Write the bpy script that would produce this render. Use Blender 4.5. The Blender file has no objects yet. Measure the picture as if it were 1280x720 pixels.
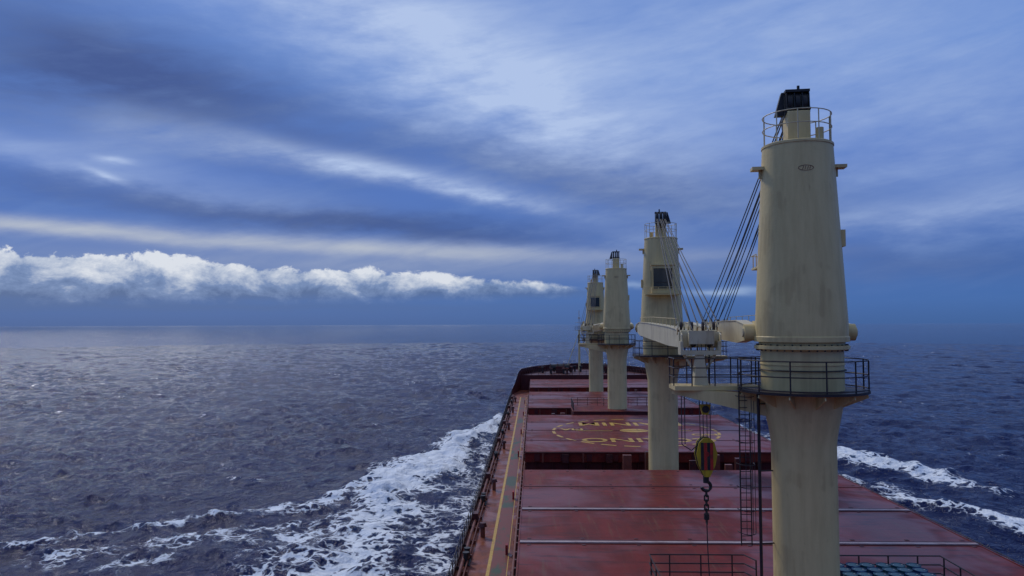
import bpy, math, random
import numpy as np
from mathutils import Vector, Matrix
random.seed(7); rng=np.random.default_rng(11)
scene=bpy.context.scene
R=math.radians
F=940.0; CAMZ=22.0; CX=11.3      # ship centre line at x=CX, camera at x=0,y=0
HT=10.0; DK=7.5                  # hatch top, main deck
# ------------------------------------------------------------ node helper
class S:
    def __init__(s,nt,sock): s.nt=nt; s.k=sock
    def _m(s,op,*a):
        n=s.nt.nodes.new('ShaderNodeMath'); n.operation=op
        for i,v in enumerate((s,)+a):
            if isinstance(v,S): s.nt.links.new(v.k,n.inputs[i])
            else: n.inputs[i].default_value=v
        return S(s.nt,n.outputs[0])
    def __add__(s,o): return s._m('ADD',o)
    __radd__=__add__
    def __sub__(s,o): return s._m('SUBTRACT',o)
    def __rsub__(s,o): return (s*-1.0)+o
    def __mul__(s,o): return s._m('MULTIPLY',o)
    __rmul__=__mul__
    def __truediv__(s,o): return s._m('DIVIDE',o)
    def clamp(s):
        r=s._m('ADD',0.0); r.k.node.use_clamp=True; return r
    def ss(s,a,b):
        n=s.nt.nodes.new('ShaderNodeMapRange'); n.interpolation_type='SMOOTHSTEP'
        s.nt.links.new(s.k,n.inputs[0]); n.inputs[1].default_value=a; n.inputs[2].default_value=b
        if a>b:
            n.inputs[1].default_value=b; n.inputs[2].default_value=a
            n.inputs[3].default_value=1; n.inputs[4].default_value=0
        return S(s.nt,n.outputs[0])
def comb(nt,x,y,z):
    n=nt.nodes.new('ShaderNodeCombineXYZ')
    for i,v in enumerate((x,y,z)):
        if isinstance(v,S): nt.links.new(v.k,n.inputs[i])
        else: n.inputs[i].default_value=v
    return S(nt,n.outputs[0])
def sep(nt,v):
    n=nt.nodes.new('ShaderNodeSeparateXYZ'); nt.links.new(v.k,n.inputs[0])
    return [S(nt,n.outputs[i]) for i in range(3)]
def noise(nt,vec,scale,detail=4,rough=.5,dist=0.0):
    n=nt.nodes.new('ShaderNodeTexNoise'); nt.links.new(vec.k,n.inputs['Vector'])
    n.inputs['Scale'].default_value=scale; n.inputs['Detail'].default_value=detail
    n.inputs['Roughness'].default_value=rough; n.inputs['Distortion'].default_value=dist
    return S(nt,n.outputs['Fac'])
def mix(nt,f,a,b,mode='MIX'):
    n=nt.nodes.new('ShaderNodeMix'); n.data_type='RGBA'; n.blend_type=mode
    for idx,v in ((0,f),(6,a),(7,b)):
        if isinstance(v,S): nt.links.new(v.k,n.inputs[idx])
        elif idx==0: n.inputs[0].default_value=v
        else: n.inputs[idx].default_value=tuple(v)+(1,)
    return S(nt,n.outputs[2])
def scalevec(nt,v,s):
    n=nt.nodes.new('ShaderNodeMapping'); nt.links.new(v.k,n.inputs[0]); n.inputs['Scale'].default_value=s
    return S(nt,n.outputs[0])
def lin(r,g,b):
    f=lambda c:(c/255/12.92) if c/255<=.04045 else ((c/255+.055)/1.055)**2.4
    return (f(r),f(g),f(b))
def newmat(name):
    m=bpy.data.materials.new(name); m.use_nodes=True; nt=m.node_tree
    bs=nt.nodes['Principled BSDF']; tc=nt.nodes.new('ShaderNodeTexCoord')
    return m,nt,bs,S(nt,tc.outputs['Object'])
def bump(nt,bs,h,strength,dist):
    n=nt.nodes.new('ShaderNodeBump'); n.inputs['Strength'].default_value=strength
    n.inputs['Distance'].default_value=dist; nt.links.new(h.k,n.inputs['Height'])
    nt.links.new(n.outputs[0],bs.inputs['Normal']); return n
def paint(name,col,dark,rust=(0.12,0.04,0.02),rustamt=.35,rough=.45,streak=(1,1,.12),scale=1.2,bs_=.25,drip=0):
    m,nt,bs,co=newmat(name)
    a=noise(nt,scalevec(nt,co,streak),scale*2,5,.65)
    b=noise(nt,co,scale*.35,3,.6)
    c=mix(nt,a.ss(.35,.75)*.7,col,dark)
    c=mix(nt,b.ss(.45,.7)*.35,c,dark)
    r=noise(nt,scalevec(nt,co,streak),scale*3.3,5,.75)
    c=mix(nt,r.ss(.66-.1*rustamt,.74)*rustamt*2,c,rust)
    if drip:
        d=noise(nt,scalevec(nt,co,(1,1,.07)),4.2,3,.6)*b.ss(.40,.60)
        c=mix(nt,d.ss(.42,.60)*drip,c,rust)
    nt.links.new(c.k,bs.inputs['Base Color'])
    rr=a*.3+(rough-.12); nt.links.new(rr.k,bs.inputs['Roughness'])
    bs.inputs['Specular IOR Level'].default_value=.35
    if bs_: bump(nt,bs,noise(nt,co,scale*5,2,.6),bs_,.03)
    return m
def simple(name,col,dark,rough=.5):
    m,nt,bs,co=newmat(name); a=noise(nt,co,3.0,2,.6)
    nt.links.new(mix(nt,a.ss(.4,.65),col,dark).k,bs.inputs['Base Color']); bs.inputs['Roughness'].default_value=rough
    bs.inputs['Specular IOR Level'].default_value=.35
    return m
M={}
M['cream']=paint('crane_cream_paint',(0.70,0.545,0.25),(0.54,0.41,0.18),rust=(.30,.18,.075),rustamt=.24,drip=.22)
M['jibwhite']=paint('jib_pale_paint',(0.64,0.56,0.36),(0.46,0.38,0.22),rustamt=.25,drip=.2)
M['black']=simple('black_greasy_metal',(0.018,0.018,0.02),(0.035,0.03,0.028))
M['rail']=simple('dark_rail_paint',(0.026,0.022,0.024),(0.05,0.03,0.026))
M['railred']=simple('maroon_rail_paint',(0.09,0.018,0.015),(0.05,0.014,0.012))
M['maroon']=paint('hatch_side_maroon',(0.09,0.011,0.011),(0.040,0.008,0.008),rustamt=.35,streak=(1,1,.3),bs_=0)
M['cable']=simple('wire_rope',(0.02,0.022,0.03),(0.035,0.035,0.04),.6)
M['yellow']=paint('yellow_marking_paint',(0.60,0.38,0.05),(0.36,0.16,0.04),rust=(.17,.03,.025),rustamt=.6,streak=(1,1,1),scale=3,bs_=0)
M['hookyel']=paint('hook_yellow',(0.52,0.37,0.02),(0.22,0.15,0.02),rustamt=.4,scale=4,bs_=0)
M['hookred']=simple('hook_red',(0.42,0.03,0.02),(0.2,0.02,0.02))
M['strip']=paint('worn_joint_strip',(0.50,0.40,0.38),(0.24,0.11,0.10),rustamt=.5,streak=(.5,1,1),scale=1.2,bs_=0)
M['drumteal']=simple('drum_teal',(0.03,0.11,0.15),(0.02,0.06,0.09))
M['drumblue']=simple('drum_blue',(0.02,0.06,0.17),(0.015,0.04,0.10))
M['drumlid']=simple('drum_lid',(0.08,0.17,0.20),(0.04,0.09,0.12))
M['white']=simple('mast_white',(0.7,0.7,0.66),(0.5,0.48,0.42))
M['pipe']=paint('deck_pipe',(0.21,0.06,0.035),(0.11,0.035,0.025),rustamt=.5,streak=(1,.3,1),bs_=0)
m,nt,bs,co=newmat('cab_glass'); bs.inputs['Base Color'].default_value=(.012,.02,.025,1); bs.inputs['Roughness'].default_value=.08
M['glass']=m
m,nt,bs,co=newmat('hatch_red_paint')
a=noise(nt,scalevec(nt,co,(1,.25,1)),.9,5,.62); b=noise(nt,co,.16,3,.6,.6); d=noise(nt,scalevec(nt,co,(.25,1.6,1)),1.5,5,.7)
fine=noise(nt,co,5,5,.75)
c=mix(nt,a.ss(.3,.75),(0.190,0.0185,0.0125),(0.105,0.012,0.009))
c=mix(nt,b.ss(.42,.66)*.75,c,(0.215,0.044,0.026))
c=mix(nt,d.ss(.50,.68)*.8,c,(0.060,0.012,0.009))
c=mix(nt,fine.ss(.60,.70)*.65,c,(0.22,0.090,0.052))
streaky=noise(nt,scalevec(nt,co,(2.2,.12,1)),1.2,4,.7)
c=mix(nt,streaky.ss(.55,.68)*.65,c,(0.165,0.065,0.034))
nt.links.new(c.k,bs.inputs['Base Color'])
nt.links.new((b.ss(.62,.40)*.26+.24+fine*.14).k,bs.inputs['Roughness']); bs.inputs['Specular IOR Level'].default_value=.17
bump(nt,bs,b*3.0+fine*.35+a*1.0,.4,.03); M['red']=m
m,nt,bs,co=newmat('main_deck_paint')
a=noise(nt,scalevec(nt,co,(1,.3,1)),1.3,6,.7); b=noise(nt,co,.45,4,.6,.4); fine=noise(nt,co,6,4,.75)
c=mix(nt,a.ss(.35,.7),(0.26,0.060,0.028),(0.11,0.024,0.015))
c=mix(nt,b.ss(.5,.66)*.6,c,(0.33,0.13,0.065))
c=mix(nt,fine.ss(.6,.72)*.6,c,(0.08,0.032,0.022))
nt.links.new(c.k,bs.inputs['Base Color']); nt.links.new((b.ss(.6,.4)*.35+.28).k,bs.inputs['Roughness']); bs.inputs['Specular IOR Level'].default_value=.25
bump(nt,bs,b*2.0+fine*.4,.4,.03); M['deck']=m
m,nt,bs,co=newmat('worn_green_walkway')
a=noise(nt,scalevec(nt,co,(1,.35,1)),1.5,5,.7); b=noise(nt,co,.14,3,.6)
c=mix(nt,a.ss(.4,.7),(0.060,0.080,0.035),(0.12,0.07,0.03))
c=mix(nt,(a*.7+b).ss(.74,.88),c,(0.20,0.05,0.026))
nt.links.new(c.k,bs.inputs['Base Color']); bs.inputs['Roughness'].default_value=.45; bs.inputs['Specular IOR Level'].default_value=.25
M['green']=m
# ------------------------------------------------------------ mesh builder
class MB:
    def __init__(s): s.v=[]; s.f=[]; s.m=[]; s.mats=[]
    def mi(s,k):
        if k not in s.mats: s.mats.append(k)
        return s.mats.index(k)
    def hexa(s,p,k):
        o=len(s.v); s.v+= [tuple(q) for q in p]; i=s.mi(k)
        for f in ((0,3,2,1),(4,5,6,7),(0,1,5,4),(1,2,6,5),(2,3,7,6),(3,0,4,7)):
            s.f.append(tuple(o+j for j in f)); s.m.append(i)
    def box(s,x0,x1,y0,y1,z0,z1,k,T=None):
        p=[(x0,y0,z0),(x1,y0,z0),(x1,y1,z0),(x0,y1,z0),(x0,y0,z1),(x1,y0,z1),(x1,y1,z1),(x0,y1,z1)]
        if T: p=[T(*q) for q in p]
        s.hexa(p,k)
    def beam(s,a,b,w,h1,h2,k):
        a=Vector(a); b=Vector(b); d=(b-a).normalized(); sd=d.cross(Vector((0,0,1)))
        sd=sd.normalized() if sd.length>1e-4 else Vector((1,0,0)); up=sd.cross(d)
        P=[]
        for q,h in ((a,h1),(b,h2)):
            P.append([q-sd*w/2-up*h/2,q+sd*w/2-up*h/2,q+sd*w/2+up*h/2,q-sd*w/2+up*h/2])
        p=P[0]+P[1]; s.hexa([p[0],p[1],p[5],p[4],p[3],p[2],p[6],p[7]],k)
    def cyl(s,a,b,r,k,r2=None,n=12,cap=True):
        a=Vector(a); b=Vector(b); d=(b-a).normalized(); r2=r if r2 is None else r2
        u=d.cross(Vector((0,0,1)) if abs(d.z)<.9 else Vector((1,0,0))).normalized(); w=d.cross(u)
        o=len(s.v); i=s.mi(k)
        for q,rr in ((a,r),(b,r2)):
            for j in range(n):
                t=2*math.pi*j/n; s.v.append(tuple(q+u*math.cos(t)*rr+w*math.sin(t)*rr))
        for j in range(n):
            s.f.append((o+j,o+(j+1)%n,o+n+(j+1)%n,o+n+j)); s.m.append(i)
        if cap:
            s.f.append(tuple(o+j for j in reversed(range(n)))); s.m.append(i)
            s.f.append(tuple(o+n+j for j in range(n))); s.m.append(i)
    def tube(s,pts,r,k,n=6):
        for a,b in zip(pts[:-1],pts[1:]): s.cyl(a,b,r,k,n=n)
    def lathe(s,cx,cy,prof,k,n=48):
        o=len(s.v); i=s.mi(k)
        for (r,z) in prof:
            for j in range(n):
                t=2*math.pi*j/n; s.v.append((cx+r*math.cos(t),cy+r*math.sin(t),z))
        for q in range(len(prof)-1):
            for j in range(n):
                A=o+q*n
                s.f.append((A+j,A+(j+1)%n,A+n+(j+1)%n,A+n+j)); s.m.append(i)
        s.f.append(tuple(o+(len(prof)-1)*n+j for j in range(n))); s.m.append(i)
    def rail(s,pts,h,k,sp=1.5,r=.022,rails=(1,.66,.33),closed=False):
        pts=[Vector(p) for p in pts]
        if closed: pts=pts+[pts[0]]
        for q in rails: s.tube([p+Vector((0,0,h*q)) for p in pts],r,k)
        acc=0; s.cyl(pts[0],pts[0]+Vector((0,0,h)),r*1.15,k,n=6)
        for a,b in zip(pts[:-1],pts[1:]):
            L=(b-a).length; t=sp-acc
            while t<=L:
                p=a+(b-a)*(t/L); s.cyl(p,p+Vector((0,0,h)),r*1.15,k,n=6); t+=sp
            acc=(acc+L)%sp
        s.cyl(pts[-1],pts[-1]+Vector((0,0,h)),r*1.15,k,n=6)
    def build(s,name,parent=None,bev=0):
        me=bpy.data.meshes.new(name); off=parent.location if parent else Vector((0,0,0))
        me.from_pydata([(x-off.x,y-off.y,z-off.z) for x,y,z in s.v],[],s.f)
        for k in s.mats: me.materials.append(M[k])
        me.polygons.foreach_set('material_index',s.m)
        me.polygons.foreach_set('use_smooth',[True]*len(s.f)); me.update()
        me.set_sharp_from_angle(angle=R(25))
        ob=bpy.data.objects.new(name,me); scene.collection.objects.link(ob)
        if parent: ob.parent=parent
        if bev:
            b=ob.modifiers.new('bevel','BEVEL'); b.width=bev; b.segments=2; b.limit_method='ANGLE'; b.angle_limit=R(40)
        return ob
def empty(name,loc):
    e=bpy.data.objects.new(name,None); e.location=loc; e.empty_display_size=1; scene.collection.objects.link(e); return e
# ------------------------------------------------------------ ship hull
ship=empty('cargo_ship',(CX,60,0))
YB0,YB1=146.0,189.0
def half(y):
    if y<=YB0: return 16.1
    t=min(1,(y-YB0)/(YB1-YB0)); return 16.1*max(0,1-t**2.3)**.62
ys=list(np.linspace(-30,YB0,30))+list(YB0+(YB1-YB0)*np.sin(np.linspace(0,math.pi/2,40))[1:])
hb=MB()
def outline(y0,y1,ins=0):
    q=[y for y in ys if y0<y<y1]; q=[y0]+q+[y1]
    L=[(CX-max(0,half(y)-ins),y) for y in q]; Rr=[(CX+max(0,half(y)-ins),y) for y in q]
    return L,Rr
L,Rr=outline(-30,YB1)
for P,sg in ((L,1),(Rr,-1)):
    for (xa,ya),(xb,yb) in zip(P[:-1],P[1:]):
        fa=1 if ya<100 else 1-.25*((ya-100)/90)**2; fb=1 if yb<100 else 1-.25*((yb-100)/90)**2
        o=len(hb.v)
        hb.v+=[(CX+(xa-CX)*fa,ya-(1-fa)*14,-4),(CX+(xb-CX)*fb,yb-(1-fb)*14,-4),(xb,yb,DK),(xa,ya,DK)]
        hb.f.append((o,o+1,o+2,o+3) if sg<0 else (o+3,o+2,o+1,o)); hb.m.append(hb.mi('maroon'))
hb.build('hull',ship)
dk=MB()
L,Rr=outline(-30,166)
for i in range(len(L)-1):
    o=len(dk.v); dk.v+=[(*L[i],DK),(*Rr[i],DK),(*Rr[i+1],DK),(*L[i+1],DK)]; dk.f.append((o,o+1,o+2,o+3)); dk.m.append(dk.mi('deck'))
dk.build('main_deck',ship)
fc=MB(); L,Rr=outline(166,YB1)
for i in range(len(L)-1):
    o=len(fc.v); fc.v+=[(*L[i],10.8),(*Rr[i],10.8),(*Rr[i+1],10.8),(*L[i+1],10.8)]; fc.f.append((o,o+1,o+2,o+3)); fc.m.append(fc.mi('maroon'))
    for P in (L,Rr):
        o=len(fc.v); fc.v+=[(*P[i],DK),(*P[i+1],DK),(*P[i+1],12.1),(*P[i],12.1)]; fc.f.append((o,o+1,o+2,o+3)); fc.m.append(fc.mi('maroon'))
        fc.beam((*P[i],12.13),(*P[i+1],12.13),.28,.07,.07,'railred')
        fc.beam((P[i][0],P[i][1],10.85),(P[i][0]*.97+CX*.03,P[i][1],12.0),.05,.4,.1,'railred')
fc.box(CX-half(166),CX+half(166),165.8,166,DK,10.8,'maroon')
for sg in (-1,1):
    pts=[(CX+sg*half(y),y) for y in (152,156,160,163,166)]; zs=[8.6,9.0,9.9,11.4,12.1]
    for i in range(4):
        o=len(fc.v); fc.v+=[(*pts[i],DK),(*pts[i+1],DK),(*pts[i+1],zs[i+1]),(*pts[i],zs[i])]; fc.f.append((o,o+1,o+2,o+3)); fc.m.append(fc.mi('maroon'))
fc.build('forecastle',ship)
wl=MB()
for sx in (-5.5,5.5):
    wl.cyl((CX+sx-2.2,173,12.0),(CX+sx+2.2,173,12.0),.75,'black',n=20)
    for q in (-2.2,-.6,.8,2.2): wl.cyl((CX+sx+q-.08,173,12.0),(CX+sx+q+.08,173,12.0),1.05,'railred',n=20)
    wl.box(CX+sx-1,CX+sx+1,171.4,172.4,10.8,12.4,'maroon')
for i in range(26):
    x=CX+random.uniform(-11.5,11.5); y=random.uniform(167,181)
    if abs(x-CX)>half(y)-1.5: continue
    wl.cyl((x,y,10.8),(x,y,11.9+random.random()*.5),.22,random.choice(['railred','black','rail']),n=10)
    wl.cyl((x,y,11.9),(x,y,12.15),.38,random.choice(['railred','rail','pipe']),n=10)
wl.rail([(CX-12,166.3,10.8),(CX+12,166.3,10.8)],1.1,'rail',sp=1.5,r=.035)
wl.build('anchor_windlass',ship)
fm=empty('foremast',(CX-.6,181,10.8)); mb=MB()
mb.cyl((CX-.6,181,10.8),(CX-.6,181,20.5),.28,'cream',r2=.2); mb.cyl((CX-.6,181,20.5),(CX-.6,181,25.2),.09,'white')
mb.box(CX-1.6,CX+.4,180.8,181.2,20.4,20.5,'cream'); mb.rail([(CX-1.6,180.7,20.5),(CX+.4,180.7,20.5)],.9,'rail',sp=.7,r=.03)
mb.box(CX-.9,CX-.3,180.7,181.3,23.2,23.6,'white'); mb.cyl((CX-1.5,181,22.3),(CX+.3,181,22.3),.06,'white')
for q in (-1,1): mb.cyl((CX-.6,181,20),(CX-.6+q*3.5,178,10.8),.07,'cream')
mb.build('mast_pole',fm)
# ------------------------------------------------------------ port deck details
dm=MB()
dm.box(-2.90,-2.70,-10,150,DK+.001,DK+.006,'yellow')
dm.box(-1.72,-1.67,-10,150,DK+.001,DK+.006,'yellow')
dm.box(-2.66,-1.76,-10,148,DK+.001,DK+.004,'green')
dm.build('walkway_marking',ship)
pp=MB()
for x,r,z in ((-1.30,.09,.35),(-1.08,.06,.30),(-4.35,.10,.32),(-4.1,.05,.25)):
    pp.cyl((x,-10,DK+z),(x,152,DK+z),r,'pipe',n=10)
y=10
while y<150:
    pp.box(-4.5,-3.95,y,y+.12,DK,DK+.22,'pipe'); pp.box(-1.45,-.98,y,y+.12,DK,DK+.24,'pipe'); y+=3.1
for y in (52,66.5,88,104,124,140):
    pp.cyl((-3.6,y,DK),(-3.6,y,DK+.75),.16,'pipe',n=14); pp.cyl((-3.6,y,DK+.7),(-3.6,y,DK+.95),.30,'railred',r2=.2,n=14)
    pp.box(-4.55,-4.15,y+3,y+3.9,DK,DK+.8,'railred')
for y in (46,61,81,98,118,136):
    for q in (0,.9):
        pp.cyl((-4.2,y+q,DK),(-4.2,y+q,DK+.7),.17,'black',n=14); pp.cyl((-4.2,y+q,DK+.7),(-4.2,y+q,DK+.76),.21,'black',n=14)
    pp.box(-4.45,-3.95,y-.3,y+1.2,DK,DK+.06,'black')
    pp.box(-1.9,-1.75,y+2,y+2.5,DK,DK+.6,'hookred')
pp.build('deck_pipes_and_bollards',ship)
rl=empty('ship_railing',(-4.7,60,DK)); mb=MB()
pts=[(CX-half(y)+.1,y,DK) for y in list(np.arange(-5,152,4.5))+[152]]
mb.rail(pts,1.15,'rail',sp=1.5,r=.03)
y=0
while y<150:
    mb.beam((CX-half(y)+.12,y,DK),(CX-half(y)+.5,y,DK),.05,.5,.1,'rail'); y+=4.5
mb.box(CX-16.12,CX-16.0,-20,146,DK,DK+.22,'railred')
mb.build('port_rail',rl)
mb=MB(); mb.rail([(2*CX-p[0],p[1],p[2]) for p in pts],.92,'rail',sp=1.5,r=.03); mb.box(CX+16.0,CX+16.12,-20,146,DK,DK+.22,'railred'); mb.build('starboard_rail',rl)
# ------------------------------------------------------------ hatches
HL,HR=-0.96,23.95
def mb_side(y0):
    out=[]
    x=HL+.9
    while x<HR-1.2:
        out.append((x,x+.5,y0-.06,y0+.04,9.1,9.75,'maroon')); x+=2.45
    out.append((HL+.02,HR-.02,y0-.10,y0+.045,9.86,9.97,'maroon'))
    out.append((HL+3.5,HL+4.1,y0-.3,y0+.03,9.0,9.8,'railred')); out.append((HL+7.6,HL+8.2,y0-.3,y0+.03,9.0,9.8,'railred'))
    out.append((HL+1.6,HL+1.75,y0-.12,y0+.03,9.0,9.86,'pipe')); out.append((HL+5.4,HL+5.55,y0-.12,y0+.03,9.0,9.86,'pipe'))
    return out
def hatch(y0,y1,joints,strips,first=False):
    e=empty('hatch_cover',((HL+HR)/2,(y0+y1)/2,DK))
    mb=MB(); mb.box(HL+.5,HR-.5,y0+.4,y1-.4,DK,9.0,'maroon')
    y=y0+1
    while y<y1-.5:
        for x,dx in ((HL+.5,-.42),(HR-.5,.42)):
            mb.box(min(x,x+dx),max(x,x+dx),y,y+.05,DK,8.95,'maroon')
        y+=1.5
    x=HL+1
    while x<HR-.6:
        mb.box(x,x+.06,y0+.02,y0+.4,DK,8.9,'maroon'); x+=1.6
    mb.build('coaming',e)
    mb=MB(); ed=[y0]+joints+[y1]
    for a,b in zip(ed[:-1],ed[1:]):
        g=.05
        mb.box(HL,HR,a+g,b-g,9.02,HT,'red')
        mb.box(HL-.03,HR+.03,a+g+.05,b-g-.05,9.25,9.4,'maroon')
        mb.box(HL+.02,HL+.10,a+g,b-g,HT+.001,HT+.035,'red'); mb.box(HR-.1,HR-.02,a+g,b-g,HT+.001,HT+.035,'red')
        y=a+.7
        while y<b-.5:
            mb.box(HL-.14,HL-.03,y,y+.22,8.95,9.7,'railred'); y+=1.35
        for cx_ in np.linspace(HL+.5,HR-.6,9):
            for yy in (a+.45,b-.75):
                mb.box(cx_,cx_+.22,yy,yy+.2,HT+.001,HT+.02,'maroon')
    for p in mb_side(y0): mb.box(*p)
    mb.build('cover_panels',e,bev=.02)
    mb=MB()
    for j in strips:
        mb.box(HL+.1,HR-.1,j-.36,j-.10,HT+.01,HT+.075,'strip'); mb.box(HL+.1,HR-.1,j+.10,j+.30,HT+.002,HT+.02,'maroon')
        mb.box(HL+.1,HR-.1,j-.50,j-.37,HT+.002,HT+.03,'maroon')
    for j in joints:
        if j not in strips: mb.box(HL+.1,HR-.1,j-.22,j-.06,HT+.002,HT+.03,'maroon')
    if mb.v: mb.build('joint_strips',e)
    return e
hatch(35.1,62.7,[42.2,49.6,56.4],[42.2,49.6])
h3=hatch(71.4,100,[78.5,85.7,92.9],[])
hatch(108.5,134,[115,121.3,127.7],[121.3])
hatch(143,164,[150,157],[150])
cd=MB()
for ya,yb in ((63.2,70.9),(100.6,107.9),(134.6,142.4)):
    cd.box(HL+1,HR-1,ya+2.2,yb-2.2,DK,DK+.5,'maroon')
    for i in range(16):
        x=random.uniform(HL+.5,HR-1.5); y=random.uniform(ya,yb-1); h=random.uniform(.5,3.0)
        cd.box(x,x+random.uniform(.3,.9),y,y+random.uniform(.3,.9),DK,DK+h,random.choice(['maroon','railred','pipe']))
    for z in (.7,.95): cd.cyl((HL+.5,yb-.6,DK+z),(HR-.5,yb-.6,DK+z),.07,'pipe')
cd.build('cross_deck_fittings',ship,bev=.02)
mk=MB(); mz=HT+.012
cx0,cy0=CX-.2,84.8; rx=9.2; ry=10.6
n=72
for i in range(n):
    if i%3==2: continue
    t0=2*math.pi*i/n; t1=2*math.pi*(i+1)/n; o=len(mk.v)
    for t,q in ((t0,1),(t1,1),(t1,.965),(t0,.965)): mk.v.append((cx0+rx*q*math.cos(t),cy0+ry*q*math.sin(t),mz))
    mk.f.append((o,o+1,o+2,o+3)); mk.m.append(mk.mi('yellow'))
n=40
for i in range(n):
    t0=2*math.pi*i/n; t1=2*math.pi*(i+1)/n; o=len(mk.v)
    for t,q in ((t0,1),(t1,1),(t1,.0),(t0,.0)): mk.v.append((cx0+1.6*q*math.cos(t),cy0+1.3*q*math.sin(t)+.6,mz+.004))
    mk.f.append((o,o+1,o+2,o+3)); mk.m.append(mk.mi('yellow'))
for (xa,xb,y) in ((cx0-6.5,cx0-2.4,85.2),(cx0+2.4,cx0+6.5,85.2)): mk.box(xa,xb,y,y+.22,HT+.004,mz,'yellow')
mk.build('circle_marking',h3)
def text(s,x,y,sz,parent,w=1.0):
    cu=bpy.data.curves.new('t','FONT'); cu.body=s; cu.size=sz; cu.align_x='CENTER'; cu.align_y='CENTER'; cu.offset=.05
    ob=bpy.data.objects.new('t',cu); scene.collection.objects.link(ob); bpy.context.view_layer.update()
    me=bpy.data.meshes.new_from_object(ob.evaluated_get(bpy.context.evaluated_depsgraph_get()))
    bpy.data.objects.remove(ob); me.materials.clear(); me.materials.append(M['yellow'])
    t=bpy.data.objects.new('name_lettering',me); scene.collection.objects.link(t)
    t.parent=parent; t.location=Vector((x,y,mz+.004))-parent.location; t.rotation_euler=(0,0,math.pi); t.scale=(w,1,1)
text('DAINIM',cx0+.2,91.0,3.8,h3,.95); text('CORINO',cx0+.6,78.6,3.5,h3,1.0)
text('MA',cx0-6.9,86.4,1.8,h3); text('NO',cx0+7.2,82.4,1.8,h3)
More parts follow.
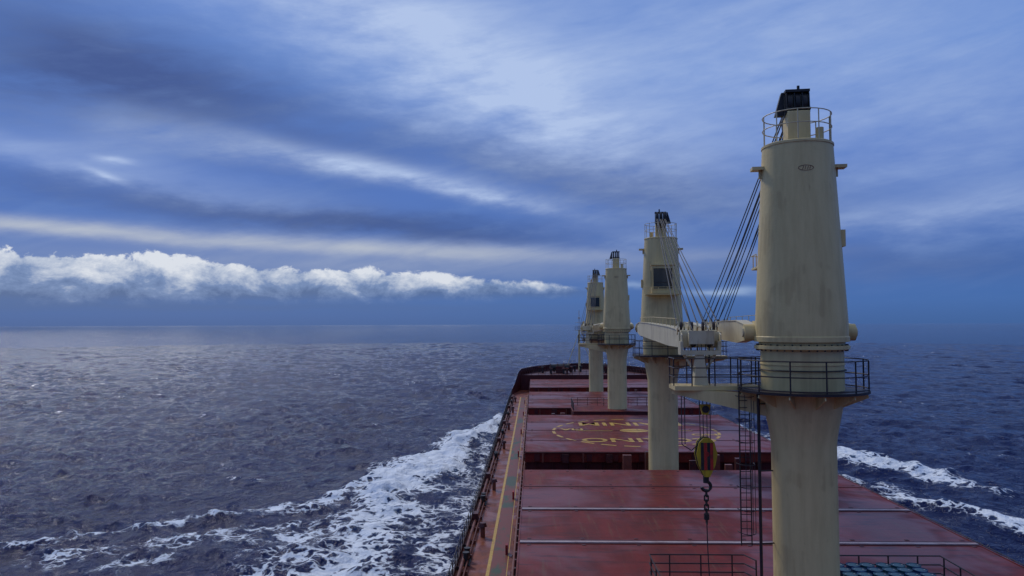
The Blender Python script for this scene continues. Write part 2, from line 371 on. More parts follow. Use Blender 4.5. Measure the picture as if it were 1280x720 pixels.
# ------------------------------------------------------------ cranes
def crane(x,y,tip,base_z=DK,ext=None,hook=False):
    e=empty('deck_crane',(x,y,base_z)); fx,fy=tip[0]-x,tip[1]-y; Lh=math.hypot(fx,fy); fx/=Lh; fy/=Lh
    def T(a,b,z): return (x+b*fx+a*fy, y+b*fy-a*fx, z)
    mb=MB()
    prof=[(1.55,base_z),(1.55,base_z+.12),(1.33,base_z+.5),(1.30,base_z+.6),(1.30,16.9)]
    for q in np.linspace(0,1,12)[1:]: prof.append((1.30+.35*(3*q*q-2*q**3)*.55+.35*q*.45,16.9+2.2*q))
    prof+=[(1.66,19.2),(1.66,20.84),(1.9,20.92),(1.9,21.05),(1.72,21.1),(1.72,21.2)]
    mb.lathe(x,y,prof,'cream',64)
    for z in (20.25,): mb.lathe(x,y,[(1.661,z),(1.69,z+.01),(1.69,z+.06),(1.661,z+.07)],'cream',64)
    for i in range(36):
        t=2*math.pi*i/36; mb.cyl((x+1.8*math.cos(t),y+1.8*math.sin(t),20.84),(x+1.8*math.cos(t),y+1.8*math.sin(t),21.12),.035,'rail',n=6)
    mb.build('column',e)
    mb=MB()
    def rr(z): return 1.86+(1.44-1.86)*(z-21.9)/(29.45-21.9)
    prof=[(1.70,21.2),(1.9,21.22),(1.9,21.42),(1.86,21.45),(1.86,21.9)]
    prof+=[(rr(z),z) for z in (23,24,25,26,27,28,29)]
    prof+=[(1.44,29.45),(1.47,29.47),(1.47,29.56),(1.40,29.6),(.2,29.63)]
    mb.lathe(x,y,prof,'cream',64)
    for sg in (-1,1):
        mb.box(min(sg*1.35,sg*1.93),max(sg*1.35,sg*1.93),-.35,.2,28.55,28.68,'cream',T); mb.box(min(sg*1.4,sg*1.62),max(sg*1.4,sg*1.62),-.1,.0,28.2,28.55,'cream',T)
        mb.cyl(T(sg*1.5,.45,21.6),T(sg*2.28,.45,21.6),.36,'cream',n=24); mb.cyl(T(sg*2.28,.45,21.6),T(sg*2.36,.45,21.6),.2,'jibwhite',n=20)
        mb.box(min(sg*1.6,sg*1.8),max(sg*1.6,sg*1.8),-.2,1.1,21.25,22.1,'cream',T)
    mb.box(1.55,1.78,-.4,.3,25.2,25.9,'cream',T)
    mb.build('slewing_housing',e,bev=0)
    mb=MB(); pts=[]
    for i in range(25):
        t=2*math.pi*i/24; aa=.30*math.cos(t); z=28.35+.11*math.sin(t); r=rr(z)+.008; pts.append(T(aa,-math.sqrt(r*r-aa*aa),z))
    mb.tube(pts,.010,'pipe',n=5)
    for q in (-.14,-.05,.05,.14):
        r=rr(28.35)+.008; mb.cyl(T(q,-math.sqrt(r*r-q*q),28.28),T(q+.04,-math.sqrt(r*r-q*q),28.42),.010,'pipe',n=5)
    mb.build('maker_emblem',e)
    mb=MB()
    mb.box(-1.0,.95,1.0,2.35,24.6,27.0,'cream',T); mb.box(-1.05,1.0,.9,2.5,27.0,27.1,'cream',T)
    mb.box(-.85,.80,2.352,2.37,25.0,26.75,'glass',T)
    for q in (-.88,.78): mb.box(q,q+.06,2.36,2.40,24.95,26.8,'cream',T)
    for z in (24.93,26.75): mb.box(-.88,.84,2.36,2.402,z,z+.06,'cream',T)
    mb.box(-.86,.8,2.372,2.39,25.5,25.55,'rail',T)
    mb.box(-1.02,-1.002,1.3,2.2,25.2,26.6,'glass',T); mb.box(.96,.98,1.3,2.2,25.2,26.6,'glass',T)
    mb.box(-1.5,1.5,1.2,2.9,24.45,24.55,'cream',T)
    mb.rail([T(-1.5,1.6,24.55),T(-1.5,2.9,24.55),T(1.5,2.9,24.55),T(1.5,1.6,24.55)],.55,'cream',sp=.8,r=.022,rails=(1,))
    mb.build('operator_cab',e,bev=.02)
    mb=MB(); mb.box(-.46,.46,-.5,.5,29.6,31.0,'cream',T)
    mb.build('head_tower',e,bev=.03)
    mb=MB()
    for a in (-.48,-.16,.16,.44): 
        mb.hexa([T(a,-.42,30.95),T(a+.04,-.42,30.95),T(a+.04,.95,30.75),T(a,.95,30.75),T(a,-.35,31.8),T(a+.04,-.35,31.8),T(a+.04,.3,31.95),T(a,.3,31.95)],'black')
    for a in (-.32,0,.30):
        mb.cyl(T(a-.09,.1,31.42),T(a+.09,.1,31.42),.50,'black',n=24); mb.cyl(T(a-.07,.85,30.75),T(a+.07,.85,30.75),.3,'black',n=20)
    mb.box(-.5,.5,-.35,.1,31.85,31.96,'black',T); mb.cyl(T(-.5,-.4,31.1),T(.5,-.4,31.1),.06,'black'); mb.cyl(T(.1,0,31.9),T(.1,0,32.2),.06,'black')
    mb.hexa([T(-.9,-.1,30.9),T(-.52,-.1,30.9),T(-.52,.2,30.9),T(-.9,.2,30.9),T(-.62,-.1,31.9),T(-.52,-.1,31.9),T(-.52,.2,31.9),T(-.62,.2,31.9)],'black')
    mb.build('sheave_head',e)
    mb=MB(); ring=[(x+1.4*math.cos(t),y+1.4*math.sin(t),29.6) for t in np.linspace(0,2*math.pi,25)]
    mb.rail(ring,1.25,'jibwhite',sp=.88,r=.022,rails=(1,.55))
    mb.cyl(T(.8,-.6,29.6),T(.8,-.6,30.2),.15,'cream')
    mb.build('top_rail',e)
    mb=MB(); n=48; ro=2.62
    for i in range(n):
        t0=2*math.pi*i/n; t1=2*math.pi*(i+1)/n; P=[]
        for z in (19.12,19.22):
            for t,r in ((t0,1.66),(t0,ro),(t1,ro),(t1,1.66)): P.append((x+r*math.cos(t),y+r*math.sin(t),z))
        mb.hexa([P[0],P[1],P[2],P[3],P[4],P[5],P[6],P[7]],'rail')
    for i in range(12):
        t=2*math.pi*i/12; c,s_=math.cos(t),math.sin(t)
        mb.beam((x+1.5*c,y+1.5*s_,18.75),(x+2.55*c,y+2.55*s_,19.02),.05,.5,.12,'cream')
    ringp=[(x+(ro-.05)*math.cos(t),y+(ro-.05)*math.sin(t),19.22) for t in np.linspace(0,2*math.pi,41)]
    mb.rail(ringp,1.25,'rail',sp=1.35,r=.028,rails=(1,.5,.06))
    mb.tube([(x+1.72*math.cos(t),y+1.72*math.sin(t),20.05) for t in np.linspace(0,2*math.pi,41)],.03,'rail')
    mb.build('ring_platform',e)
    if ext:
        ex,ey=ext; mb=MB(); sg=1 if ex>x else -1
        xa,xb=sorted((x+sg*1.4,ex+sg*1.25))
        mb.box(xa,xb,ey-.75,ey+.75,19.06,19.25,'cream')
        mb.beam((x+sg*1.2,y,18.5),(ex+sg*1.2,ey,18.98),.35,.95,.22,'cream')
        mb.beam((x+sg*1.2,y+(ey-y)*.6,18.6),(ex+sg*1.2,ey+.5,19.0),.2,.7,.15,'cream')
        mb.hexa([(ex-.32,ey-.3,19.25),(ex+.32,ey-.3,19.25),(ex+.32,ey+.3,19.25),(ex-.32,ey+.3,19.25),(ex-.16,ey-.2,20.6),(ex+.16,ey-.2,20.6),(ex+.16,ey+.2,20.6),(ex-.16,ey+.2,20.6)],'jibwhite')
        mb.box(ex-.9,ex+.9,ey-.3,ey+.3,20.6,20.78,'jibwhite')
        for q in (-.9,.78): mb.box(ex+q,ex+q+.12,ey-.3,ey+.3,20.78,21.2,'jibwhite')
        for q in (-.7,.7): mb.beam((ex+q,ey,20.6),(ex+q*.2,ey,19.7),.08,.1,.1,'jibwhite')
        yy=[ey-.72,ey+.72]
        mb.rail([(xa if sg>0 else xb,yy[0],19.25),(xb if sg>0 else xa,yy[0],19.25),(xb if sg>0 else xa,yy[1],19.25),(xa if sg>0 else xb,yy[1],19.25)],1.2,'rail',sp=1.0,r=.026)
        mb.build('jib_rest_bracket',e)
    mb=MB(); zt0=21.6; zt1=tip[2]
    def J(a,b):
        t=b/Lh; return Vector(T(a,b,zt0+(zt1-zt0)*t))
    for sg in (-1,1):
        st=[(.45,1.98,.62),(4,1.85,1.05),(12,1.45,1.1),(Lh-6,.85,1.0),(Lh-.6,.55,.75)]
        for (b0,a0,h0),(b1,a1,h1) in zip(st[:-1],st[1:]):
            mb.beam(J(sg*a0,b0),J(sg*a1,b1),.42,h0,h1,'jibwhite')
            mb.beam(J(sg*a0,b0)+Vector((0,0,h0/2+.02)),J(sg*a1,b1)+Vector((0,0,h1/2+.02)),.52,.04,.04,'jibwhite')
    for b,a in ((3.2,1.75),(8,1.5),(14,1.25),(20,1.0),(26,.8)):
        mb.cyl(J(-a,b),J(a,b),.16,'jibwhite',n=14)
    for (b0,a0),(b1,a1) in (((3.2,1.75),(8,1.5)),((8,-1.5),(14,-1.25)),((14,1.25),(20,1.0)),((20,-1),(26,-.8))): mb.cyl(J(a0,b0),J(-a1,b1),.08,'jibwhite',n=8)
    mb.beam(J(-.95,Lh-.5),J(.95,Lh-.5),.5,.7,.7,'jibwhite')
    for a in (-.35,.35):
        p=J(a,Lh+.05); mb.cyl(p-Vector((.07*fy,-.07*fx,0)),p+Vector((.07*fy,-.07*fx,0)),.34,'rail',n=20)
    for a in (-.85,-.52,.2,.52,.85): mb.beam(J(a,Lh-.6),J(a,Lh+.35),.05,.75,.5,'jibwhite')
    mb.box(-.55,.55,Lh+.30,Lh+.42,zt1-.18,zt1+.42,'jibwhite',T)
    mb.rail([J(1.95,2.5)+Vector((0,0,.5)),J(1.4,14)+Vector((0,0,.55)),J(.8,Lh-3)+Vector((0,0,.5))],.45,'cream',sp=2.2,r=.02,rails=(1,))
    for a in (-.75,-.25,.25,.75): mb.cyl(J(a-.05,Lh-1.4)+Vector((0,0,.60)),J(a+.05,Lh-1.4)+Vector((0,0,.60)),.22,'rail',n=18)
    for a in (-.9,-.6,-.4,0,.4,.6,.9): mb.beam(J(a,Lh-2.0)+Vector((0,0,.3)),J(a,Lh-1.2)+Vector((0,0,.7)),.05,.3,.3,'jibwhite')
    mb.build('jib',e)
    mb=MB()
    for a0,a1,bb in ((-.36,-.95,1.2),(-.28,-.7,1.4),(-.12,-.3,1.4),(.0,.0,1.4),(.08,.3,1.4),(.28,.7,1.4),(.36,.95,1.2)):
        A=Vector(T(a0,.55,31.3)); B=J(a1,Lh-bb)+Vector((0,0,.7)); mid=(A+B)/2-Vector((0,0,.12))
        mb.tube([A,mid,B],.03,'cable',n=5)
    for a0,a1 in ((-.3,-.35),(.3,.35)):
        A=Vector(T(a0,.8,30.6)); B=J(a1,Lh+.1)+Vector((0,0,.42)); mid=(A+B)/2-Vector((0,0,.35)); mb.tube([A,mid,B],.026,'cable',n=5)
    mb.build('wire_ropes',e)
    return e,J,Lh
c1,J1,L1=crane(CX,32.3,(14.8,63.0,21.5),ext=(7.4,34.1))
c2,J2,L2=crane(CX,67.2,(7.5,34.3,21.25),ext=(15.0,64.8))
c3,J3,L3=crane(CX,104,(14.4,135.0,21.5),ext=(7.4,106))
c4,J4,L4=crane(CX,139.4,(7.4,107,21.25),ext=(15.0,137.2))
hk=empty('crane_hook_block',(7.56,33.9,16)); mb=MB(); hx,hy=7.56,33.9
for q in (-.22,-.08,.08,.22): mb.cyl((hx+q,hy,16.7),(hx+q*1.2,hy+.1,21.2),.02,'cable',n=5)
mb.hexa([(hx-.12,hy-.1,17.95),(hx+.12,hy-.1,17.95),(hx+.12,hy+.1,17.95),(hx-.12,hy+.1,17.95),(hx-.24,hy-.12,18.4),(hx+.24,hy-.12,18.4),(hx+.24,hy+.12,18.4),(hx-.24,hy+.12,18.4)],'hookyel')
mb.cyl((hx,hy-.16,18.2),(hx,hy+.16,18.2),.16,'black',n=18)
mb.build('hoist_falls',hk)
mb=MB()
prof=[(-.12,15.25),(.12,15.25),(.36,15.75),(.46,16.25),(.34,16.75),(.14,16.95),(-.14,16.95),(-.34,16.75),(-.46,16.25),(-.36,15.75)]
for yo,k in ((-.26,'hookyel'),(.0,'black'),(.22,'hookyel')):
    o=len(mb.v); n=len(prof)
    for yy in (hy+yo,hy+yo+.05): mb.v+=[(hx+a,yy,z) for a,z in prof]
    i=mb.mi(k); mb.f.append(tuple(o+j for j in range(n))); mb.m.append(i); mb.f.append(tuple(o+n+j for j in reversed(range(n)))); mb.m.append(i)
    for j in range(n): mb.f.append((o+j,o+n+j,o+n+(j+1)%n,o+(j+1)%n)); mb.m.append(i)
for q in (-.13,.12): mb.cyl((hx,hy+q-.08,16.25),(hx,hy+q+.08,16.25),.42,'black',n=24)
for a,k in ((-.27,'black'),(-.13,'hookred'),(.01,'black'),(.14,'hookred')):
    mb.hexa([(hx+a,hy-.275,15.55),(hx+a+.13,hy-.275,15.55),(hx+a+.13,hy-.262,15.55),(hx+a,hy-.262,15.55),(hx+a,hy-.275,16.75),(hx+a+.13,hy-.275,16.75),(hx+a+.13,hy-.262,16.75),(hx+a,hy-.262,16.75)],k)
mb.cyl((hx,hy-.3,16.25),(hx,hy+.3,16.25),.1,'hookred',n=14)
mb.cyl((hx,hy,14.95),(hx,hy,15.3),.13,'black',n=14)
pts=[]
for i in range(15):
    t=R(80)-R(250)*i/14; pts.append((hx+.2*math.cos(t),hy,14.8+.2*math.sin(t)))
mb.tube(pts,.075,'black',n=8)
z=14.6; i=0
while z>13.3:
    dx,dy=(.08,0) if i%2 else (0,.08)
    for s1 in (-1,1): mb.cyl((hx+dx*s1,hy+dy*s1,z-.24),(hx+dx*s1,hy+dy*s1,z),.036,'black',n=6)
    mb.cyl((hx-dx,hy-dy,z),(hx+dx,hy+dy,z),.036,'black',n=6); mb.cyl((hx-dx,hy-dy,z-.24),(hx+dx,hy+dy,z-.24),.036,'black',n=6)
    z-=.2; i+=1
mb.cyl((hx,hy,13.35),(hx,hy,13.6),.12,'black'); mb.tube([(hx,hy,13.4),(hx+.03,hy,12),(hx+.12,hy+.1,10.41)],.025,'cable')
mb.build('hook_and_cheeks',hk)
mb=MB()
for q,zb in ((-1.0,16.6),(-.86,16.6)): mb.cyl((hx+q,hy+.2,zb),(hx+q,hy+.2,19.2),.022,'cable',n=5)
for a,b in ((-1.0,-.25),): mb.tube([(hx+a,hy+.2,16.6),(hx-.6,hy+.1,16.35),(hx+b,hy,16.7)],.022,'cable',n=5)
mb.build('tag_lines',hk)
ld=empty('access_ladder',(9.0,32.2,DK)); mb=MB()
for xx in (8.72,9.16): mb.cyl((xx,32.6,12.6),(xx,32.6,19.2),.028,'rail',n=6)
z=12.7
while z<19.1: mb.cyl((8.72,32.6,z),(9.16,32.6,z),.018,'rail',n=5); z+=.3
z=13.2
while z<19.0:
    pts=[(8.94+.36*math.cos(t),32.6-.62*math.sin(t)*1.0,z) for t in np.linspace(-.1,math.pi+.1,13)]; mb.tube(pts,.018,'rail',n=5); z+=.95
for t in (.5,1.2,1.95,2.65): mb.cyl((8.94+.36*math.cos(t),32.6-.62*math.sin(t),13.2),(8.94+.36*math.cos(t),32.6-.62*math.sin(t),19),.014,'rail',n=5)
mb.cyl((9.42,32.2,DK),(9.42,32.2,19.2),.065,'rail',n=10)
for z in (12.8,15.8,18.6): mb.cyl((9.42,32.2,z),(10.1,32.3,z),.03,'rail',n=6)
mb.build('caged_ladder',ld)
def platform(y0,y1,ph=10.35):
    e=empty('mast_house',(CX,(y0+y1)/2,DK)); mb=MB()
    mb.box(5.1,18.1,y0,y1,DK,ph,'maroon'); mb.box(5.0,18.2,y0-.05,y1+.05,ph,ph+.06,'red')
    mb.build('house_block',e,bev=.03); mb=MB(); z=ph+.06
    mb.rail([(9.7,y1-.9,z),(9.4,y1-.1,z),(5.15,y1-.1,z),(5.15,y0+.1,z)],1.15,'rail',sp=1.4,r=.03)
    mb.rail([(13.2,y1-.1,z),(18.1,y1-.1,z),(18.1,y0+.1,z)],1.15,'rail',sp=1.3,r=.03)
    mb.build('platform_rail',e)
platform(27.5,34.85); platform(100.5,107.8)
def drum(x,y,z,k):
    e=empty('oil_drum',(x,y,z)); mb=MB(); r=.29
    mb.lathe(x,y,[(r,z),(r+.012,z+.01),(r,z+.03),(r,z+.28),(r+.014,z+.3),(r,z+.32),(r,z+.56),(r+.014,z+.58),(r,z+.60),(r,z+.85),(r+.014,z+.87),(r+.014,z+.885),(r-.012,z+.885),(r-.015,z+.865),(.02,z+.865)],k,28)
    mb.mats.append('drumlid')
    for i in range(len(mb.f)-29,len(mb.f)): mb.m[i]=1
    mb.cyl((x+.17,y,z+.86),(x+.17,y,z+.885),.035,'white',n=10); mb.cyl((x-.18,y+.03,z+.86),(x-.18,y+.03,z+.885),.02,'white',n=8)
    mb.build('drum_shell',e)
for r_ in range(4):
    for i in range(6):
        drum(13.4+i*.66+random.uniform(-.03,.03),34.35-r_*.64,10.41,random.choice(['drumteal','drumteal','drumblue','hookyel'] if r_==0 and i>1 else ['drumteal','drumblue']))
# ------------------------------------------------------------ sea
nA1,nA2=1150,120
ang=np.concatenate([np.linspace(-R(50),R(50),nA1),np.linspace(R(50),2*math.pi-R(50),nA2+2)[1:-1]])
rad=np.concatenate([np.linspace(8,52,16)[:-1],52*np.exp(np.linspace(0,math.log(900/52),720)),900*np.exp(np.linspace(0,math.log(30000/900),140))[1:]])
nR=len(rad); nA=len(ang)
A,Rd=np.meshgrid(ang,rad); X=(5+Rd*np.sin(A)).astype(np.float64); Y=Rd*np.cos(A)
sp1=np.gradient(rad); spac=np.repeat(sp1[:,None],nA,1)
behind=np.abs(((A+math.pi)%(2*math.pi))-math.pi)>R(50.1)
spac=np.where(behind,np.maximum(spac,Rd*.04),spac)
Zz=np.zeros_like(X); DX=np.zeros_like(X); DY=np.zeros_like(X)
NW=90; lam=np.exp(np.linspace(math.log(.8),math.log(38),NW))
gust=np.ones_like(X)
for i in range(7):
    th=rng.uniform(0,6.28); l=rng.uniform(35,140); gust+=.13*np.sin(2*math.pi/l*(X*math.sin(th)+Y*math.cos(th))+rng.uniform(0,6))
gust=np.clip(gust,.5,1.6)
for i,l in enumerate(lam):
    th=R(215)+rng.normal(0,.75)
    k=2*math.pi/l; ph=rng.uniform(0,6.28); am=.044*l/(2*math.pi)*(1.0 if l<6 else (6/l)**.75)
    fd=np.clip(l/(2.0*spac)-1,0,1)
    arg=k*(X*math.sin(th)+Y*math.cos(th))+ph
    g=am*fd*(gust if l<14 else 1.0)
    c_=np.cos(arg); Zz+=g*np.sin(arg); DX+=.9*g*c_*math.sin(th); DY+=.9*g*c_*math.cos(th)
def seg(X,Y,pl):
    best=np.zeros_like(X)
    for (x0,y0,w0,d0),(x1,y1,w1,d1) in zip(pl[:-1],pl[1:]):
        vx,vy=x1-x0,y1-y0; t=np.clip(((X-x0)*vx+(Y-y0)*vy)/(vx*vx+vy*vy),0,1)
        d=np.hypot(X-x0-t*vx,Y-y0-t*vy); w=w0+(w1-w0)*t; q=(d0+(d1-d0)*t)*np.exp(-(d/w)**2)
        best=np.maximum(best,q)
    return best
PL=[[(-6,183,1.5,.8),(-12,153,3.0,1.0),(-16.5,120,5.4,1.10),(-18.5,97,5.6,.80),(-18,78,7,.56),(-18,55,8,.55),(-26,20,10,.5)],
    [(-17,123,2.5,.80),(-23,103,2.6,.66),(-29,90,3.0,.50),(-40,83,2.4,.38),(-54,72,2.2,.42),(-72,58,2,.35)],
    [(-7,150,2,.25),(-8,110,3,.36),(-9,75,4,.42),(-10,30,5,.5)],
    [(-24,82,4,.44),(-34,76,4.5,.34),(-46,70,4,.28)],
    [(29,181,2.0,.8),(38,163,2.5,.8),(46,141,3,.6),(51,127,5.0,.95),(57,107,3,.66),(61,96,2,.25)],
    [(42,108,4,.4),(47,96,3.5,.56),(52,84,3,.56),(58,72,2.5,.36)],
    [(32,150,3,.35),(36,110,5,.4),(38,60,6,.45)]]
dens=np.zeros_like(X); ridge=np.zeros_like(X)
wx=sum(np.sin(2*math.pi/l*(X*math.sin(t)+Y*math.cos(t))+p)*l*.065 for l,t,p in ((13,.4,0),(8,2.1,1),(21,1.2,2),(5,2.9,4)))
wy=sum(np.sin(2*math.pi/l*(X*math.sin(t)+Y*math.cos(t))+p)*l*.065 for l,t,p in ((11,1.4,3),(7,.3,5),(19,2.4,1),(4.4,1.0,2)))
near=Rd<400
for j,pl in enumerate(PL):
    q=np.zeros_like(X); q[near]=seg(X[near]+wx[near],Y[near]+wy[near],pl); dens=np.maximum(dens,q)
    if j in (0,1,4,5): ridge=np.maximum(ridge,np.minimum(q,1))
Zz+=ridge*.9
jag=np.zeros_like(X)
for i in range(24):
    l=rng.uniform(1.3,6); th=rng.uniform(0,6.28); jag+=np.sin(2*math.pi/l*(X*math.sin(th)+Y*math.cos(th))+rng.uniform(0,6))*l*.012
Zz+=jag*np.clip(ridge*1.3,0,1)*1.2
co_=np.stack([X+DX,Y+DY,Zz],-1).reshape(-1,3).astype(np.float32)
ii=np.arange(nR-1)[:,None]*nA; jj=np.arange(nA)[None,:]; jn=(jj+1)%nA
faces=np.stack([ii+jj,ii+nA+jj,ii+nA+jn,ii+jn],-1).reshape(-1,4).astype(np.int32)
me=bpy.data.meshes.new('sea'); me.vertices.add(len(co_)); me.vertices.foreach_set('co',co_.ravel())
me.loops.add(faces.size); me.loops.foreach_set('vertex_index',faces.ravel())
me.polygons.add(len(faces)); me.polygons.foreach_set('loop_start',np.arange(0,faces.size,4,dtype=np.int32))
me.polygons.foreach_set('loop_total',np.full(len(faces),4,dtype=np.int32))
me.update(calc_edges=True)
if me.polygons[nA*300+500].normal.z<0: me.flip_normals()
me.polygons.foreach_set('use_smooth',np.ones(len(faces),dtype=bool))
at=me.attributes.new('foam_density','FLOAT','POINT'); at.data.foreach_set('value',dens.ravel().astype(np.float32))
at=me.attributes.new('crest','FLOAT','POINT'); at.data.foreach_set('value',(Zz-ridge*.9).ravel().astype(np.float32))
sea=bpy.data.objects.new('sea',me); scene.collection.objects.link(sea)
m,nt,bs,co=newmat('sea_water')
def attr(n):
    a=nt.nodes.new('ShaderNodeAttribute'); a.attribute_name=n; return S(nt,a.outputs['Fac'])
fdn=attr('foam_density'); crest=attr('crest')
n1=noise(nt,scalevec(nt,co,(1,.8,1)),.28,6,.68,.4)
vo=nt.nodes.new('ShaderNodeTexVoronoi'); vo.feature='DISTANCE_TO_EDGE'; vo.inputs['Scale'].default_value=.75
va=nt.nodes.new('ShaderNodeVectorMath'); va.operation='MULTIPLY_ADD'
nc=nt.nodes.new('ShaderNodeTexNoise'); nc.inputs['Scale'].default_value=.7; nc.inputs['Detail'].default_value=3; nt.links.new(co.k,nc.inputs['Vector'])
nt.links.new(nc.outputs['Color'],va.inputs[0]); va.inputs[1].default_value=(3,3,0); nt.links.new(co.k,va.inputs[2]); nt.links.new(va.outputs[0],vo.inputs['Vector'])
edge=S(nt,vo.outputs['Distance'])
fval=fdn*1.4+(n1-.5)*2.6-edge.ss(0,.32)*.65
foam=(fval.ss(.22,.62))*fdn.ss(.04,.25)
wc=noise(nt,co,.035,2,.5).ss(.50,.66)*noise(nt,scalevec(nt,co,(1,.5,1)),.45,4,.7).ss(.60,.67)*crest.ss(.16,.36)
foam=(foam+wc*.8).clamp()
px_,py_,pz_=sep(nt,co)
# sun glitter put into the material: specular raised far to port, noise for sparkle
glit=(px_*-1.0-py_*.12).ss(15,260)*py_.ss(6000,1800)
glint=noise(nt,scalevec(nt,co,(.30,.045,1)),1.0,7,.78,.2).ss(.47,.60)
deep=mix(nt,noise(nt,co,.02,2,.5).ss(.35,.65),(0.0055,0.0095,0.055),(0.008,0.014,0.068))
aq=mix(nt,(fdn.ss(.45,1.0)*n1.ss(.35,.6)*.85),deep,(0.04,0.24,0.42))
col=mix(nt,foam,aq,(0.82,0.86,0.90))
nt.links.new(col.k,bs.inputs['Base Color'])
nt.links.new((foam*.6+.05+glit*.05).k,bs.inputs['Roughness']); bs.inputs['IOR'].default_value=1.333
nt.links.new((glit*(glint*1.0+.10)+.125).k,bs.inputs['Specular IOR Level'])
h=noise(nt,scalevec(nt,co,(1,.75,1)),1.1,4,.66,.3)*.62+noise(nt,scalevec(nt,co,(1,.7,1)),.36,2,.5)*.75
bump(nt,bs,h,1.0,1.0)
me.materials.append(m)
# ------------------------------------------------------------ sky
w=bpy.data.worlds.new('World'); scene.world=w; w.use_nodes=True; nt=w.node_tree; nt.nodes.clear()
SUN_AZ=-31.0; SUN_EL=40.0
tc=nt.nodes.new('ShaderNodeTexCoord'); dv=S(nt,tc.outputs['Generated'])
dx,dy,dz=sep(nt,dv)
az=dx._m('ARCTAN2',dy); el=dz._m('ARCSINE')
def pa(px,py):
    a=math.atan((px-668)/F); return a,math.atan((405-py)*math.cos(a)/F)
st=comb(nt,az*1.0,el*3.2,0.0)
wn=noise(nt,st,3.0,3,.55); wn2=noise(nt,st,10.0,5,.62)
azw=az+(wn-.5)*.26+(wn2-.5)*.08; elw=el+(wn-.5)*-.08+(wn2-.5)*.030
streak=noise(nt,comb(nt,az*1.0+el*.8,el*5.5-az*1.1,0.0),5.0,5,.60,.4)
def exp2(g):
    n=nt.nodes.new('ShaderNodeMath'); n.operation='EXPONENT'; nt.links.new(g.k,n.inputs[0]); return S(nt,n.outputs[0])
elsoft=el+(wn2-.5)*.016
def blob(px,py,sx,sy,slope,amp,soft=False):
    a,e=pa(px,py); sl=math.radians(slope)
    u=(az if soft else azw)-a; v=(elsoft if soft else elw)-e
    p=(u*math.cos(sl)-v*math.sin(sl))*(F/sx); q=(u*math.sin(sl)+v*math.cos(sl))*(F/sy)
    return exp2((p*p+q*q)*-1.0)*amp
def ramp(fac,stops):
    n=nt.nodes.new('ShaderNodeValToRGB'); nt.links.new(fac.k,n.inputs[0]); cr=n.color_ramp
    while len(cr.elements)<len(stops): cr.elements.new(.5)
    for e_,(p,c) in zip(cr.elements,stops): e_.position=p; e_.color=tuple(c)+(1,)
    return S(nt,n.outputs[0])
skyb=ramp(el,[(0.0,lin(58,98,158)),(.028,lin(58,104,172)),(.10,lin(66,107,182)),(.20,lin(78,118,196)),(.32,lin(90,133,208)),(.55,lin(98,132,202)),(1.0,lin(160,174,204))])
L=None
for b in [(600,80,250,80,20,.75),(450,-10,170,50,10,.36),(710,140,150,50,20,.45),(960,30,300,90,0,.46),(1180,150,220,90,0,.32),(1170,262,190,22,0,.36),
          (60,165,160,26,-5,.25),(150,212,210,18,5,.28),(800,300,120,14,8,.18)]:
    q=blob(*b); L=q if L is None else L+q
lt=L*((streak-.5)*1.15+(wn2-.5)*1.2+.90)
fine=blob(500,215,190,12,10,.75,True)+blob(610,244,90,8,12,.6,True)+blob(320,185,190,14,6,.38,True)+blob(130,192,18,4,5,.6,True)+blob(120,212,24,4,20,.5,True)
lt=lt+fine*((streak-.5)*1.6+(wn2-.5)*1.7+.70)
dkm=blob(240,110,240,60,12,.85)+blob(30,80,150,50,0,.45)+blob(800,235,190,45,8,.70)+blob(230,250,260,18,3,.55)+blob(520,283,250,16,4,.70)+blob(1120,330,240,22,0,.40)+blob(600,185,120,22,12,.3)
skyc=mix(nt,(dkm*((streak-.5)*1.2+(wn2-.5)*.8+1.0)).clamp(),skyb,lin(49,78,142))
skyc=mix(nt,((streak-.48)*.8+(wn2-.5)*.4).clamp()*el.ss(.0,.1)*el.ss(.7,.4),skyc,lin(116,149,206))
skyc=mix(nt,lt.clamp()*.90,skyc,lin(184,203,238))
beige=blob(130,287,330,9,2.2,.90,True)+blob(560,312,240,11,2.5,.58,True)+blob(420,330,400,14,1,.38,True)+blob(900,320,150,8,0,.2,True)
skyc=mix(nt,(beige*((streak-.5)*1.5+.95)).clamp(),skyc,lin(174,183,202))
xe=pa(745,0)[0]; x0=pa(0,0)[0]
t=((az*-1.0+xe)*(1/(xe-x0))).clamp()
bn=noise(nt,comb(nt,az,el*1.5,0.0),19,6,.66,.2); bl=noise(nt,comb(nt,az,el*1.2,5.0),6,1,.5)
thick=(t._m('POWER',.62)*.056+.0055)
lo=t*-.012+.040
topz=lo+thick*((bn-.5)*1.35+(bl-.5)*.45+1.0)*.97
cm=(topz-el)*(1.0/.006)
cm=cm.ss(0,1)*(el-lo+(bn-.5)*.014).ss(-.010,.008)*(az*-1.0+xe+.02+(bn-.5)*.05).ss(0,.06)
hrel=((el-lo)/thick).clamp()
cb=(hrel*.95+(bn-.5)*2.3+(bl-.5)*.5+.06).clamp()
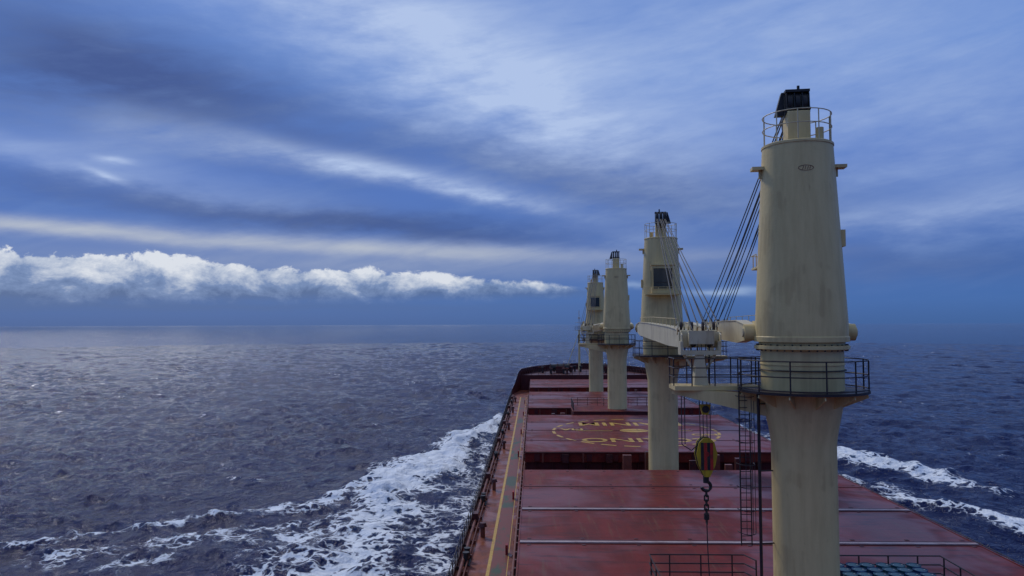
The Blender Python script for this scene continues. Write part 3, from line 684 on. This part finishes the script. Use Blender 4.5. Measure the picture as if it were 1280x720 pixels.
cc=ramp(cb,[(0,lin(72,102,152)),(.38,lin(112,138,184)),(.7,lin(182,194,216)),(1,lin(224,229,238))])
skyc=mix(nt,cm*.93,skyc,cc)
small=blob(905,366,40,5,0,.7,True)+blob(790,358,30,4,0,.4,True); skyc=mix(nt,small.clamp(),skyc,lin(165,190,226))
hz=blob(150,380,420,6,0,.45,True); skyc=mix(nt,hz.clamp(),skyc,lin(66,98,148))
bg=nt.nodes.new('ShaderNodeBackground'); nt.links.new(skyc.k,bg.inputs[0]); bg.inputs[1].default_value=1.0
sk=nt.nodes.new('ShaderNodeTexSky'); sk.sky_type='NISHITA'; sk.sun_disc=False; sk.sun_elevation=R(SUN_EL); sk.sun_rotation=R(SUN_AZ)
bg2=nt.nodes.new('ShaderNodeBackground'); nt.links.new(sk.outputs[0],bg2.inputs[0]); bg2.inputs[1].default_value=.06
ms=nt.nodes.new('ShaderNodeMixShader'); ms.inputs[0].default_value=.07
nt.links.new(bg.outputs[0],ms.inputs[1]); nt.links.new(bg2.outputs[0],ms.inputs[2])
wo=nt.nodes.new('ShaderNodeOutputWorld'); nt.links.new(ms.outputs[0],wo.inputs[0])
sd=Vector((math.sin(R(SUN_AZ))*math.cos(R(SUN_EL)),math.cos(R(SUN_AZ))*math.cos(R(SUN_EL)),math.sin(R(SUN_EL))))
sun=bpy.data.lights.new('sun','SUN'); sun.energy=1.4; sun.angle=R(8); sun.color=(1,.96,.90)
so=bpy.data.objects.new('sun',sun); scene.collection.objects.link(so); so.rotation_euler=sd.to_track_quat('Z','Y').to_euler()
# ------------------------------------------------------------ camera
cam=bpy.data.cameras.new('camera'); cam.sensor_width=36; cam.lens=36*F/1280; cam.clip_end=60000; cam.clip_start=.1
c=bpy.data.objects.new('camera',cam); scene.collection.objects.link(c)
mt=Matrix.Rotation(R(1.7),4,'Z')@Matrix.Rotation(R(90+2.74),4,'X')@Matrix.Rotation(R(-.2),4,'Z')
mt.translation=(0,0,CAMZ); c.matrix_world=mt
scene.camera=c
scene.view_settings.view_transform='Standard'; scene.view_settings.look='None'; scene.view_settings.exposure=0
